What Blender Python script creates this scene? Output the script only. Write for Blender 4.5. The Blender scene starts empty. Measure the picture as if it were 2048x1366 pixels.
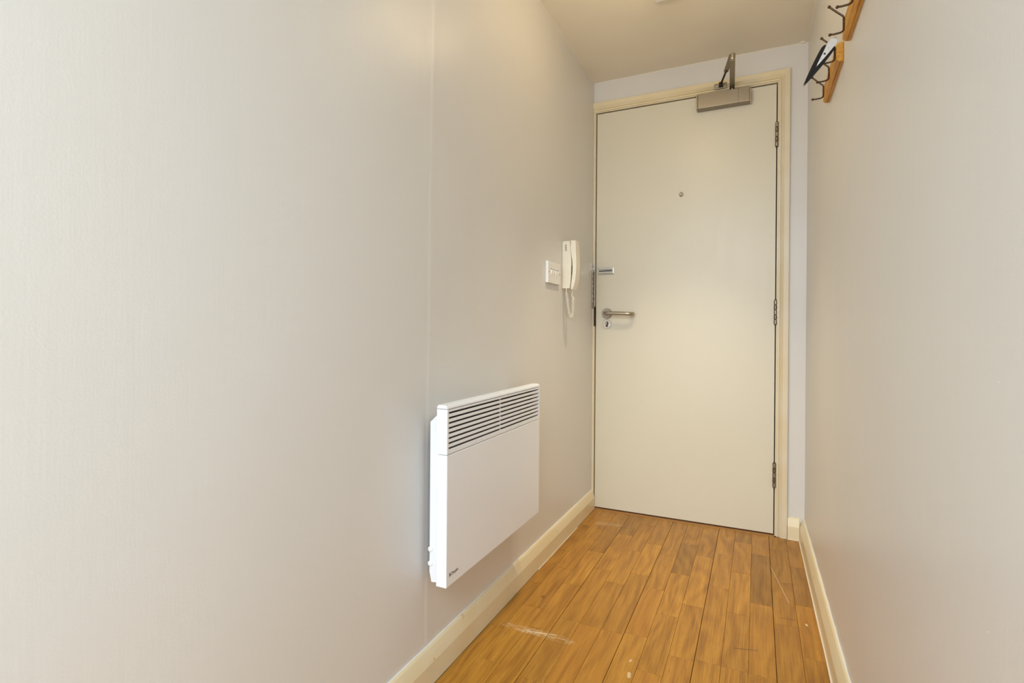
import bpy, bmesh, math, random
from mathutils import Vector, Matrix
random.seed(7)
S = bpy.context.scene
COL = S.collection

# ------------------------------------------------------------------ camera
cam_d = bpy.data.cameras.new('camera')
cam_d.sensor_fit = 'HORIZONTAL'
cam_d.sensor_width = 36.0
cam_d.lens = 1049.67 / 2048 * 36.0
cam_d.shift_x = 0.0
cam_d.shift_y = -20.93 / 2048
cam_d.clip_start = 0.01
cam = bpy.data.objects.new('camera', cam_d)
COL.objects.link(cam)
yaw, pitch, roll = -0.4369, -0.0017, 0.0072
fw = Vector((math.sin(yaw) * math.cos(pitch), math.cos(yaw) * math.cos(pitch), math.sin(pitch)))
rt = Vector((math.cos(yaw), -math.sin(yaw), 0))
up = rt.cross(fw)
rt2 = rt * math.cos(roll) + up * math.sin(roll)
up2 = up * math.cos(roll) - rt * math.sin(roll)
M = Matrix((rt2, up2, -fw)).transposed().to_4x4()
M.translation = Vector((0.7771, -2.6577, 0.9228))
cam.matrix_world = M
S.camera = cam

# ------------------------------------------------------------------ world, big lights, exposure
world = bpy.data.worlds.new('sky')
S.world = world
world.use_nodes = True
bg = world.node_tree.nodes['Background']
bg.inputs['Color'].default_value = (0.75, 0.85, 1.0, 1)
bg.inputs['Strength'].default_value = 1.0


def area(name, loc, target, sx, sy, power, color):
    d = bpy.data.lights.new(name, 'AREA')
    d.shape = 'RECTANGLE'
    d.size, d.size_y = sx, sy
    d.energy = power
    d.color = color
    o = bpy.data.objects.new(name, d)
    COL.objects.link(o)
    o.location = loc
    o.rotation_euler = (Vector(target) - Vector(loc)).to_track_quat('-Z', 'Y').to_euler()
    return o


# daylight coming in through the living-room window behind the camera
area('window_daylight', (0.35, -6.12, 1.25), (0.45, 0, 1.2), 3.2, 1.7, 70, (0.92, 0.955, 1.0))
# added soft light under the room ceiling, standing in for a bounced flash
area('ceiling_bounce_fill', (0.55, -4.15, 2.17), (0.55, -4.15, 0), 1.5, 1.5, 94, (0.755, 0.888, 1.0))
S.view_settings.view_transform = 'Standard'
S.view_settings.look = 'None'
S.view_settings.gamma = 1.0
S.view_settings.use_curve_mapping = False
S.view_settings.exposure = 0.25

# ------------------------------------------------------------------ measures (metres)
W0, KW, H = 0.9733, -0.0095, 2.211      # corridor width at the door, its slight flare, ceiling height


def W(y):
    return W0 + KW * y


YB = -2.95                               # where the corridor opens into the room


# ------------------------------------------------------------------ helpers
def new_obj(name, me, mat=None, parent=None, loc=None):
    o = bpy.data.objects.new(name, me)
    COL.objects.link(o)
    if mat is not None:
        me.materials.clear()
        me.materials.append(mat)
    if parent is not None:
        o.parent = parent
    if loc is not None:
        o.location = loc
    return o


def build(name, bm, mat, parent=None, smooth=False, loc=None, angle=35):
    bmesh.ops.recalc_face_normals(bm, faces=bm.faces)
    if loc is not None:                  # geometry given in world space, origin moved to loc
        bmesh.ops.translate(bm, verts=bm.verts, vec=-Vector(loc))
    me = bpy.data.meshes.new(name)
    if smooth:
        for f in bm.faces:
            f.smooth = True
        for e in bm.edges:
            if len(e.link_faces) == 2 and e.calc_face_angle(0) > math.radians(angle):
                e.smooth = False
    bm.to_mesh(me)
    bm.free()
    o = new_obj(name, me, mat, parent, loc)
    if smooth:
        wn = o.modifiers.new('weighted_normal', 'WEIGHTED_NORMAL')
        wn.keep_sharp = True
    return o


def empty(name, loc, label=None, cat=None, group=None, kind=None):
    o = bpy.data.objects.new(name, None)
    COL.objects.link(o)
    o.location = loc
    o.empty_display_size = 0.05
    return tag(o, label, cat, group, kind)


def tag(o, label=None, cat=None, group=None, kind=None):
    if label:
        o['label'] = label
    if cat:
        o['category'] = cat
    if group:
        o['group'] = group
    if kind:
        o['kind'] = kind
    return o


def adopt(child, root):
    """parent a world-space mesh to a root that only has a location"""
    child.parent = root
    child.location = Vector(child.location) - Vector(root.location)
    return child


def box(bm, x0, x1, y0, y1, z0, z1, bev=0.0, seg=2):
    vs = [bm.verts.new(p) for p in ((x0, y0, z0), (x1, y0, z0), (x1, y1, z0), (x0, y1, z0),
                                    (x0, y0, z1), (x1, y0, z1), (x1, y1, z1), (x0, y1, z1))]
    fs = [bm.faces.new([vs[i] for i in q]) for q in
          ((0, 3, 2, 1), (4, 5, 6, 7), (0, 1, 5, 4), (1, 2, 6, 5), (2, 3, 7, 6), (3, 0, 4, 7))]
    if bev:
        es = set()
        for f in fs:
            es.update(f.edges)
        bmesh.ops.bevel(bm, geom=list(es), offset=bev, segments=seg, affect='EDGES', profile=0.5)
    return bm


def prism(bm, pts, axis, a0, a1, bev=0.0):
    """closed 2-D outline extruded along an axis (0=x: pts are (y,z); 1=y: (x,z); 2=z: (x,y))"""
    def P(p, a):
        return ((a, p[0], p[1]), (p[0], a, p[1]), (p[0], p[1], a))[axis]
    A = [bm.verts.new(P(p, a0)) for p in pts]
    B = [bm.verts.new(P(p, a1)) for p in pts]
    n = len(pts)
    fs = [bm.faces.new(A), bm.faces.new(B[::-1])]
    for i in range(n):
        fs.append(bm.faces.new((A[i], A[(i + 1) % n], B[(i + 1) % n], B[i])))
    if bev:
        es = set(fs[0].edges) | set(fs[1].edges)
        bmesh.ops.bevel(bm, geom=list(es), offset=bev, segments=2, affect='EDGES', profile=0.5)
    return bm


def frames(path, closed=False):
    n = len(path)
    T = []
    for i in range(n):
        a = path[(i - 1) % n] if closed or i else path[0]
        b = path[(i + 1) % n] if closed or i < n - 1 else path[-1]
        T.append((b - a).normalized())
    ref = Vector((0, 0, 1)) if abs(T[0].z) < 0.9 else Vector((1, 0, 0))
    N = (ref - T[0] * ref.dot(T[0])).normalized()
    out = []
    for t in T:
        N = (N - t * N.dot(t))
        N = N.normalized() if N.length > 1e-6 else t.orthogonal().normalized()
        out.append((N.copy(), t.cross(N)))
    return out


def tube(bm, path, r, n=12, closed=False, flat=None):
    path = [Vector(p) for p in path]
    fr = frames(path, closed)
    rings = []
    for i, p in enumerate(path):
        ri = r[i] if isinstance(r, (list, tuple)) else r
        a, b = fr[i]
        rings.append([bm.verts.new(p + a * (ri * math.cos(2 * math.pi * k / n)) +
                                   b * ((ri if flat is None else ri * flat) * math.sin(2 * math.pi * k / n)))
                      for k in range(n)])
    m = len(rings)
    for i in range(m if closed else m - 1):
        A, B = rings[i], rings[(i + 1) % m]
        for k in range(n):
            bm.faces.new((A[k], A[(k + 1) % n], B[(k + 1) % n], B[k]))
    if not closed:
        bm.faces.new(rings[0][::-1])
        bm.faces.new(rings[-1])
    return bm


def lathe(bm, prof, c, axis, n=32):
    """prof = [(radius, distance along axis)], solid of revolution about axis through c"""
    c, ax = Vector(c), Vector(axis).normalized()
    u = ax.orthogonal().normalized()
    v = ax.cross(u)
    rings = []
    for r, h in prof:
        if r < 1e-6:
            rings.append([bm.verts.new(c + ax * h)])
        else:
            rings.append([bm.verts.new(c + ax * h + u * (r * math.cos(2 * math.pi * k / n)) +
                                       v * (r * math.sin(2 * math.pi * k / n))) for k in range(n)])
    for A, B in zip(rings, rings[1:]):
        if len(A) == 1 and len(B) == 1:
            continue
        for k in range(n):
            k2 = (k + 1) % n
            if len(A) == 1:
                bm.faces.new((A[0], B[k2], B[k]))
            elif len(B) == 1:
                bm.faces.new((A[k], A[k2], B[0]))
            else:
                bm.faces.new((A[k], A[k2], B[k2], B[k]))
    if len(rings[0]) > 1:
        bm.faces.new(rings[0][::-1])
    if len(rings[-1]) > 1:
        bm.faces.new(rings[-1])
    return bm


def arc(p0, p1, p2, n=8):
    """quadratic curve"""
    p0, p1, p2 = Vector(p0), Vector(p1), Vector(p2)
    return [p0 * (1 - t) ** 2 + p1 * 2 * t * (1 - t) + p2 * t * t for t in [i / n for i in range(n + 1)]]


def NB():
    return bmesh.new()


# ------------------------------------------------------------------ materials
def lin(c):
    return tuple(((v / 255) / 12.92 if v / 255 <= 0.04045 else ((v / 255 + 0.055) / 1.055) ** 2.4) for v in c)


class Mat:
    def __init__(s, name, color, rough=0.5, metal=0.0, spec=0.5):
        s.m = bpy.data.materials.new(name)
        s.m.use_nodes = True
        s.nt = s.m.node_tree
        s.b = s.nt.nodes['Principled BSDF']
        s.b.inputs['Base Color'].default_value = (*color, 1)
        s.b.inputs['Roughness'].default_value = rough
        s.b.inputs['Metallic'].default_value = metal
        s.b.inputs['Specular IOR Level'].default_value = spec

    def n(s, kind, **kw):
        nd = s.nt.nodes.new(kind)
        for k, v in kw.items():
            if k in nd.inputs:
                nd.inputs[k].default_value = v
            else:
                setattr(nd, k, v)
        return nd

    def l(s, a, b):
        s.nt.links.new(a, b)

    def coord(s, scale=(1, 1, 1), kind='Object', rnd=False):
        if kind == 'Position':
            src = s.n('ShaderNodeNewGeometry').outputs['Position']
        else:
            src = s.n('ShaderNodeTexCoord').outputs[kind]
        if rnd:
            oi = s.n('ShaderNodeObjectInfo')
            mul = s.n('ShaderNodeVectorMath', operation='MULTIPLY')
            cmb = s.n('ShaderNodeCombineXYZ')
            for i in range(3):
                s.l(oi.outputs['Random'], cmb.inputs[i])
            s.l(cmb.outputs[0], mul.inputs[0])
            mul.inputs[1].default_value = (37.0, 91.0, 53.0)
            add = s.n('ShaderNodeVectorMath', operation='ADD')
            s.l(src, add.inputs[0])
            s.l(mul.outputs[0], add.inputs[1])
            src = add.outputs[0]
        mp = s.n('ShaderNodeMapping')
        mp.inputs['Scale'].default_value = scale
        s.l(src, mp.inputs[0])
        return mp.outputs[0]

    def noise(s, vec, scale=5.0, detail=3.0, rough=0.5, dist=0.0):
        nd = s.n('ShaderNodeTexNoise')
        nd.inputs['Scale'].default_value = scale
        nd.inputs['Detail'].default_value = detail
        nd.inputs['Roughness'].default_value = rough
        nd.inputs['Distortion'].default_value = dist
        s.l(vec, nd.inputs['Vector'])
        return nd.outputs['Fac']

    def ramp(s, fac, stops):
        r = s.n('ShaderNodeValToRGB')
        el = r.color_ramp.elements
        while len(el) < len(stops):
            el.new(0.5)
        for e, (p, c) in zip(el, stops):
            e.position = p
            e.color = (*c, 1) if len(c) == 3 else c
        s.l(fac, r.inputs[0])
        return r.outputs[0]

    def mix(s, fac, a, b, mode='MIX'):
        m = s.n('ShaderNodeMix', data_type='RGBA', blend_type=mode)
        for v, k in ((fac, 0), (a, 6), (b, 7)):
            if isinstance(v, (int, float)):
                m.inputs[k].default_value = v
            elif isinstance(v, tuple):
                m.inputs[k].default_value = (*v, 1)
            else:
                s.l(v, m.inputs[k])
        return m.outputs[2]

    def math(s, op, a, b=0.0, clamp=False):
        m = s.n('ShaderNodeMath', operation=op, use_clamp=clamp)
        for v, k in ((a, 0), (b, 1)):
            if isinstance(v, (int, float)):
                m.inputs[k].default_value = v
            else:
                s.l(v, m.inputs[k])
        return m.outputs[0]

    def bump(s, h, strength=0.1, dist=0.01):
        b = s.n('ShaderNodeBump')
        b.inputs['Strength'].default_value = strength
        b.inputs['Distance'].default_value = dist
        s.l(h, b.inputs['Height'])
        s.l(b.outputs[0], s.b.inputs['Normal'])

    def color(s, out):
        s.l(out, s.b.inputs['Base Color'])

    def rough(s, out):
        s.l(out, s.b.inputs['Roughness'])


def painted(name, c, rough, streak=0.03, bump=0.05, vscale=(22, 22, 1.5), spec=0.5):
    """rolled / brushed emulsion: faint vertical streaks, fine orange peel"""
    m = Mat(name, c, rough, spec=spec)
    st = m.noise(m.coord(vscale), 3.0, 4.0, 0.6)
    pe = m.noise(m.coord((1, 1, 1)), 260.0, 2.0)
    lo = m.noise(m.coord((1, 1, 1)), 2.2, 2.0)
    col = m.ramp(lo, [(0.3, tuple(v * (1 - streak) for v in c)), (0.7, tuple(v * (1 + streak) for v in c))])
    m.color(col)
    m.rough(m.math('ADD', m.math('MULTIPLY', st, 0.16), rough - 0.08))
    h = m.math('ADD', m.math('MULTIPLY', pe, 0.25), m.math('ADD', m.math('MULTIPLY', st, 0.5), m.math('MULTIPLY', lo, 2.5)))
    m.bump(h, bump, 0.01)
    return m.m


M_WALL = painted('wall_emulsion', (0.738, 0.717, 0.683), 0.36, 0.012, 0.05)
M_CEIL = painted('ceiling_emulsion', (0.89, 0.825, 0.69), 0.7, 0.015, 0.05, (8, 8, 8))
M_DOOR = painted('door_gloss_cream', (0.715, 0.67, 0.54), 0.33, 0.012, 0.06, (14, 14, 1.2), 0.45)


def pine(name, c, knots=True):
    m = Mat(name, c, 0.34)
    v = m.coord((1, 1, 1), 'Position')
    v2 = m.coord((0, 1, 1.0), 'Position')
    lo = m.noise(v, 5.0, 3.0)
    col = m.mix(m.ramp(lo, [(0.35, (0, 0, 0)), (0.7, (1, 1, 1))]), c, (c[0] * 0.96, c[1] * 0.90, c[2] * 0.78))
    if knots:
        vo = m.n('ShaderNodeTexVoronoi', feature='F1')
        vo.inputs['Scale'].default_value = 15.0
        m.l(v2, vo.inputs['Vector'])
        sep = m.n('ShaderNodeSeparateColor')
        m.l(vo.outputs['Color'], sep.inputs[0])
        pick = m.math('GREATER_THAN', sep.outputs[0], 0.30)
        ring = m.ramp(vo.outputs['Distance'], [(0.0, (0.25,) * 3), (0.045, (0.3,) * 3), (0.07, (1,) * 3), (0.095, (0.0,) * 3)])
        fac = m.math('MULTIPLY', m.math('MULTIPLY', pick, ring), 0.6)
        col = m.mix(fac, col, lin((196, 146, 78)))
    m.color(col)
    m.bump(m.noise(m.coord((60, 4, 60), 'Position'), 2.0, 2.0), 0.03, 0.005)
    return m.m


M_TRIM = pine('cream_varnished_pine', (0.81, 0.72, 0.51))
M_ARCH = pine('cream_gloss_trim', (0.75, 0.675, 0.515), False)
M_CAULK = Mat('white_caulk', (0.80, 0.72, 0.60), 0.5).m
M_WHITE = Mat('white_enamel', (0.86, 0.875, 0.91), 0.32).m
M_PLAST = Mat('white_plastic', (0.86, 0.85, 0.82), 0.3).m
M_CREAMP = Mat('ivory_plastic', (0.80, 0.75, 0.63), 0.35).m
M_DARK = Mat('dark_cavity', (0.025, 0.022, 0.02), 0.8).m
M_DARKM = Mat('recess_shade_dark', (0.045, 0.040, 0.035), 0.7).m
M_INK = Mat('black_print', (0.02, 0.02, 0.02), 0.5).m
M_BLACK = Mat('black_handle_plastic', (0.008, 0.008, 0.008), 0.6, 0.0, 0.25).m
M_GLASS = Mat('peephole_glass', (0.10, 0.09, 0.07), 0.08).m


def metal(name, c, rough, aniso=(1, 1, 60), amt=0.12):
    m = Mat(name, c, rough, 1.0)
    n = m.noise(m.coord(aniso), 8.0, 3.0)
    m.rough(m.math('ADD', m.math('MULTIPLY', n, amt), rough - amt / 2))
    return m.m


M_STEEL = metal('brushed_steel', (0.31, 0.268, 0.205), 0.42, (2, 2, 120), 0.14)
M_SATIN = metal('satin_steel', (0.42, 0.375, 0.30), 0.36, (40, 40, 40), 0.08)
M_CHROME = metal('chrome', (0.58, 0.55, 0.50), 0.26, (20, 20, 20), 0.06)
M_BRONZE = metal('bronze_hook', (0.10, 0.065, 0.04), 0.38, (30, 30, 30), 0.15)
M_SILVER = metal('bare_steel_blade', (0.58, 0.57, 0.56), 0.42, (90, 5, 5), 0.1)
M_HINGE = metal('dark_hinge_metal', (0.20, 0.165, 0.115), 0.30, (30, 30, 30), 0.1)  # darker metal, shared by hinges, alternate chain links and peephole
M_OUTER = Mat('keep_and_gap_dark', (0.035, 0.022, 0.016), 0.5, 0.2).m


def oak_rack():
    m = Mat('honey_oak', lin((196, 132, 48)), 0.42)
    g = m.noise(m.coord((60, 4, 60)), 3.0, 5.0, 0.6, 0.6)
    m.color(m.ramp(g, [(0.3, (0.42, 0.17, 0.012)), (0.55, (0.64, 0.30, 0.030)), (0.75, (0.72, 0.37, 0.05))]))
    m.bump(g, 0.08, 0.003)
    return m.m


M_RACK = oak_rack()


def oak_floor():
    m = Mat('oak_strip_floor', lin((190, 135, 62)), 0.36)
    v = m.coord((1, 1, 1), 'Object', True)

    def sc(k):
        mp = m.n('ShaderNodeMapping')
        mp.inputs['Scale'].default_value = k
        m.l(v, mp.inputs[0])
        return mp.outputs[0]
    # long grain, cathedral figure, pores
    warp = m.noise(sc((11, 2.6, 11)), 1.0, 1.0)
    fig = m.n('ShaderNodeTexWave', wave_type='BANDS', bands_direction='X')
    fig.inputs['Scale'].default_value = 1.0
    fig.inputs['Distortion'].default_value = 0.0
    sx = m.n('ShaderNodeSeparateXYZ')
    m.l(sc((1, 1, 1)), sx.inputs[0])
    fx = m.math('ADD', m.math('MULTIPLY', sx.outputs[0], 5.0), m.math('MULTIPLY', warp, 1.5))
    cx = m.n('ShaderNodeCombineXYZ')
    m.l(fx, cx.inputs[0])
    m.l(cx.outputs[0], fig.inputs['Vector'])
    fine = m.noise(sc((190, 4, 190)), 1.5, 4.0, 0.68)
    pore = m.noise(sc((420, 22, 420)), 1.0, 2.0, 0.6)
    blot = m.noise(sc((55, 2.5, 55)), 1.0, 3.0)
    tone = m.n('ShaderNodeAttribute', attribute_type='OBJECT', attribute_name='tone').outputs['Fac']
    hue = m.n('ShaderNodeAttribute', attribute_type='OBJECT', attribute_name='hue').outputs['Fac']
    g = m.math('ADD', m.math('MULTIPLY', fine, 0.60),
               m.math('ADD', m.math('MULTIPLY', fig.outputs['Fac'], 0.10), m.math('MULTIPLY', blot, 0.32)))
    col = m.ramp(g, [(0.32, (0.19, 0.074, 0.007)), (0.47, (0.355, 0.160, 0.0155)), (0.59, (0.455, 0.220, 0.026)), (0.74, (0.57, 0.305, 0.055))])
    col = m.mix(m.ramp(pore, [(0.57, (0, 0, 0)), (0.68, (0.6, 0.6, 0.6))]), col, (0.24, 0.10, 0.02))
    # hue shift (0 greyer, 1 more orange) and tone of the single stave
    col = m.mix(m.math('MULTIPLY', hue, 0.35), col, (0.50, 0.19, 0.02))
    tn = m.n('ShaderNodeCombineXYZ')
    for i in range(3):
        m.l(tone, tn.inputs[i])
    col = m.mix(1.0, col, tn.outputs[0], 'MULTIPLY')
    # worn scuffs and one painted glare patch, at their place on the floor
    pos = m.n('ShaderNodeNewGeometry').outputs['Position']
    nz = m.noise(m.coord((30, 160, 1), 'Position'), 1.0, 4.0, 0.7)
    nb = m.noise(m.coord((18, 18, 1), 'Position'), 1.0, 3.0)

    def seg(a, b, wd, edge, amt, nn, thr):
        a, b = Vector(a), Vector(b)
        d = (b - a)
        s1 = m.n('ShaderNodeVectorMath', operation='SUBTRACT')
        m.l(pos, s1.inputs[0])
        s1.inputs[1].default_value = a
        dt = m.n('ShaderNodeVectorMath', operation='DOT_PRODUCT')
        m.l(s1.outputs[0], dt.inputs[0])
        dt.inputs[1].default_value = d / d.length_squared
        t = m.math('ADD', dt.outputs['Value'], 0.0, True)
        pr = m.n('ShaderNodeVectorMath', operation='SCALE')
        pr.inputs[0].default_value = d
        m.l(t, pr.inputs['Scale'])
        df = m.n('ShaderNodeVectorMath', operation='DISTANCE')
        m.l(s1.outputs[0], df.inputs[0])
        m.l(pr.outputs[0], df.inputs[1])
        k = m.math('SUBTRACT', 1.0, m.math('DIVIDE', df.outputs['Value'], wd), True)
        k = m.math('MULTIPLY', k, edge, True)
        if nn is not None:
            k = m.math('MULTIPLY', k, m.math('MULTIPLY', m.math('SUBTRACT', nn, thr), 7.0, True))
        return m.math('MULTIPLY', k, amt)
    pale = (0.80, 0.66, 0.44)
    for s in (seg((0.070, -1.172, 0), (0.280, -1.172, 0), 0.022, 1.3, 0.40, nz, 0.47),
              seg((0.125, -1.177, 0), (0.225, -1.168, 0), 0.015, 1.5, 0.55, nz, 0.42),
              seg((0.463, -1.181, 0), (0.462, -1.189, 0), 0.004, 2, 0.6, nz, 0.35),
              seg((0.471, -1.240, 0), (0.474, -1.256, 0), 0.006, 2, 0.6, nz, 0.35),
              seg((0.8297, -0.3406, 0), (0.8819, -0.637, 0), 0.0016, 2, 0.5, None, 0),
              seg((0.9246, -0.760, 0), (0.926, -0.768, 0), 0.004, 2, 0.8, None, 0),
              seg((0.10, -0.20, 0), (0.19, -0.185, 0), 0.03, 1.0, 0.35, nz, 0.42)):  # this last patch paints the pale glare on the boards by the door
        col = m.mix(s, col, pale)
    for s in (seg((0.722, -0.995, 0), (0.785, -0.978, 0), 0.003, 2, 0.7, nz, 0.35),
              seg((0.850, -0.752, 0), (0.892, -0.750, 0), 0.004, 2, 0.7, nz, 0.38),
              seg((0.112, -0.958, 0), (0.124, -0.992, 0), 0.010, 1.6, 0.8, nb, 0.46),
              seg((0.880, -0.486, 0), (0.906, -0.478, 0), 0.006, 1.6, 0.6, nz, 0.4)):
        col = m.mix(s, col, (0.10, 0.045, 0.015))
    m.color(col)
    m.rough(m.math('ADD', m.math('MULTIPLY', fine, 0.14), m.math('ADD', m.math('MULTIPLY', nb, 0.12), 0.26)))
    m.bump(fine, 0.06, 0.002)
    return m.m


M_OAK = oak_floor()


def bounce_floor():
    m = Mat('neutral_bounce_floor', (0.55, 0.55, 0.54), 0.95)  # invented neutral surface, keeps the bounce into the hallway from turning warm
    n = m.noise(m.coord((1, 1, 1)), 400.0, 2.0)
    m.color(m.ramp(n, [(0.3, (0.48, 0.48, 0.47)), (0.7, (0.62, 0.62, 0.61))]))
    m.bump(n, 0.4, 0.004)
    return m.m


M_BOUNCE_FLOOR = bounce_floor()
M_SUB = Mat('dark_joint', (0.09, 0.04, 0.012), 0.8).m
M_THRESH = Mat('threshold_wood', (0.42, 0.21, 0.075), 0.5).m
M_WINFRAME = Mat('white_window_frame', (0.8, 0.8, 0.8), 0.4).m
gm = Mat('window_glass', (1, 1, 1), 0.02)
gm.b.inputs['Transmission Weight'].default_value = 1.0
gm.b.inputs['IOR'].default_value = 1.45
M_PANE = gm.m
em = bpy.data.materials.new('lamp_face')
em.use_nodes = True
em.node_tree.nodes['Principled BSDF'].inputs['Emission Color'].default_value = (1.0, 0.78, 0.5, 1)
em.node_tree.nodes['Principled BSDF'].inputs['Emission Strength'].default_value = 6.0
M_LAMP = em

# ------------------------------------------------------------------ the room shell
T = 0.12


def struct(o, label):
    return tag(o, label, kind='structure')


floor = build('floor', box(NB(), -0.12, 1.15, YB, 0.35, -0.10, -0.0125), M_SUB)
struct(floor, 'oak strip floor of the narrow hallway')

wl = build('wall_left', box(NB(), -T, 0, YB, 0.16, -0.0125, H), M_WALL)
struct(wl, 'long pale grey-beige wall carrying the heater')
bm = NB()
prism(bm, [(W(0.16), 0.16), (W(YB), YB), (W(YB) + T, YB), (W(0.16) + T, 0.16)], 2, -0.0125, H)
wr = build('wall_right', bm, M_WALL)
struct(wr, 'pale grey-beige wall carrying the coat racks')

DX0, DX1, DZ1 = 0.0169, 0.8500, 2.0459      # door leaf
bm = NB()
box(bm, 0.893, W0 + 0.001, 0.0, 0.16, -0.0125, H)
box(bm, 0.0, 0.893, 0.0, 0.16, 2.088, H)
wb = build('wall_back', bm, M_WALL)
struct(wb, 'end wall around the front door')
o = build('filler_plug', lathe(NB(), [(0.0062, 0.0), (0.0062, 0.0014), (0.005, 0.0022), (0, 0.0022)], (0.453, 0.0005, 2.190), (0, -1, 0), 20), M_WALL, wb)
bm = NB()
lathe(bm, [(0.0098, -0.001), (0.0098, 0.0012), (0.0080, 0.0020), (0.0068, 0.0012), (0.0068, -0.001)], (0.453, 0.0005, 2.190), (0, -1, 0), 20)
build('paint_ring', bm, M_CEIL, wb)
lp = build('door_light_blocker', box(NB(), -0.12, 1.15, 0.36, 0.42, -0.1, 2.33), M_DARK)  # unseen sheet added to keep sky light out of the door gaps
struct(lp, 'added dark sheet beyond the front door that blocks outside light')

ceil = build('ceiling', box(NB(), -2.3, 2.9, -6.4, 0.36, H, H + 0.1), M_CEIL)
struct(ceil, 'cream painted ceiling')


def caulk_line(a, b, r, seedv, n, amp, name, parent):
    """lumpy hand-smoothed filler bead between ceiling and wall"""
    rnd = random.Random(seedv)
    a, b = Vector(a), Vector(b)
    pts, rs = [], []
    ph = [rnd.uniform(0, 6.28) for _ in range(6)]
    for i in range(n + 1):
        t = i / n
        p = a.lerp(b, t)
        w = sum(math.sin(t * (7 + 6.3 * k) + ph[k]) / (1 + k * 0.6) for k in range(6)) * amp
        p.z += w * 0.5
        pts.append(p)
        rs.append(max(0.0008, r + w * 0.8))
    return build(name, tube(NB(), pts, rs, 8), M_CEIL, parent, smooth=True)


caulk_line((0.0, -0.02, H), (0.0, -1.4, H), 0.0014, 3, 60, 0.0010, 'caulk_bead', ceil)
caulk_line((0.01, 0.0, H), (W0, 0.0, H), 0.0018, 5, 60, 0.0011, 'caulk_bead', ceil)
caulk_line((W0, -0.02, H), (W(-1.2), -1.2, H), 0.0016, 8, 50, 0.0010, 'caulk_bead', ceil)
bm = NB()
bmesh.ops.create_icosphere(bm, subdivisions=2, radius=0.010, matrix=Matrix.Translation((W0 - 0.020, -0.004, H - 0.002)) @ Matrix.Diagonal((1.3, 1.0, 0.5, 1)))
build('filler_lump', bm, M_CEIL, ceil, smooth=True)

# plaster joint on the left wall: a hand-filled ridge you can barely see
bm = NB()
rnd = random.Random(4)
L, R = [], []
nseg = 40
ph = [rnd.uniform(0, 6.28) for _ in range(5)]
for i in range(nseg + 1):
    z = 0.10 + (H - 0.10) * i / nseg
    wv = sum(math.sin(z * (3 + 4 * k) + ph[k]) / (1 + k) for k in range(5)) * 0.0025
    yc = -1.510 + 0.010 * z + wv
    L.append([bm.verts.new(p) for p in ((0.0, yc - 0.012, z), (0.00055, yc - 0.003, z), (0.00055, yc + 0.003, z), (0.0, yc + 0.03, z))])
for A, B in zip(L, L[1:]):
    for k in range(3):
        bm.faces.new((A[k], A[k + 1], B[k + 1], B[k]))
build('plaster_joint', bm, M_WALL, wl, smooth=True, angle=80)

# small chips and drips in the paint
def nick(parent, x, y, z, r, mat):
    bm = NB()
    bmesh.ops.create_icosphere(bm, subdivisions=1, radius=r, matrix=Matrix.Translation((x, y, z)) @ Matrix.Diagonal((0.25, 1, 0.8, 1)))
    build('paint_nick', bm, mat, parent, smooth=True, angle=80)


for y, z, r in ((-2.33, 1.337, 0.0016), (-2.236, 1.45, 0.0014), (-1.864, 1.318, 0.0018), (-1.726, 1.166, 0.0014), (-1.80, 0.95, 0.0014), (-2.14, 0.44, 0.0015)):
    nick(wl, 0.0002, y, z, r, M_WALL)
for y, z, r in ((-1.99, 0.875, 0.0014), (-1.97, 0.62, 0.0012), (-1.45, 1.62, 0.0012), (-1.35, 0.52, 0.0012)):
    nick(wr, W(y) - 0.0002, y, z, r, M_WHITE)

# the rest of the dwelling behind the camera
rf = build('floor_room', box(NB(), -2.3, 2.9, -6.4, YB - 0.0005, -0.10, 0.0), M_BOUNCE_FLOOR)  # unseen floor, its grey chosen for the bounce light
struct(rf, 'unseen floor of the room behind, made grey for neutral bounce light')
o = build('wall_room_left', box(NB(), -2.3 - T, -2.3, -6.4, YB + T, 0, H), M_WALL)
struct(o, 'left wall of the living room')
o = build('wall_room_right', box(NB(), 2.9, 2.9 + T, -6.4, YB + T, 0, H), M_WALL)
struct(o, 'right wall of the living room')
o = build('wall_return_left', box(NB(), -2.3, -T, YB, YB + T, 0, H), M_WALL)
struct(o, 'return wall left of the hallway mouth')
o = build('wall_return_right', box(NB(), W(YB) + T + 0.005, 2.9, YB, YB + T, 0, H), M_WALL)
struct(o, 'return wall right of the hallway mouth')
bm = NB()
box(bm, -2.3, -1.3, -6.4, -6.4 + T, 0, H)
box(bm, 2.0, 2.9, -6.4, -6.4 + T, 0, H)
box(bm, -1.3, 2.0, -6.4, -6.4 + T, 0, 0.36)
box(bm, -1.3, 2.0, -6.4, -6.4 + T, 2.14, H)
struct(build('wall_front', bm, M_WALL), 'living room wall around the large window')
win = empty('window_1', (0.35, -6.34, 0.36), 'wide living room window behind the camera', kind='structure')
bm = NB()
for x0, x1, z0, z1 in ((-1.3, -1.24, 0.36, 2.14), (1.94, 2.0, 0.36, 2.14), (-1.24, 1.94, 0.36, 0.42), (-1.24, 1.94, 2.08, 2.14), (0.32, 0.38, 0.42, 2.08)):
    box(bm, x0, x1, -6.37, -6.31, z0, z1, 0.004)
adopt(build('window_frame', bm, M_WINFRAME), win)
for x0, x1 in ((-1.24, 0.32), (0.38, 1.94)):
    adopt(build('window_pane', box(NB(), x0, x1, -6.345, -6.339, 0.42, 2.08), M_PANE), win)

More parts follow.
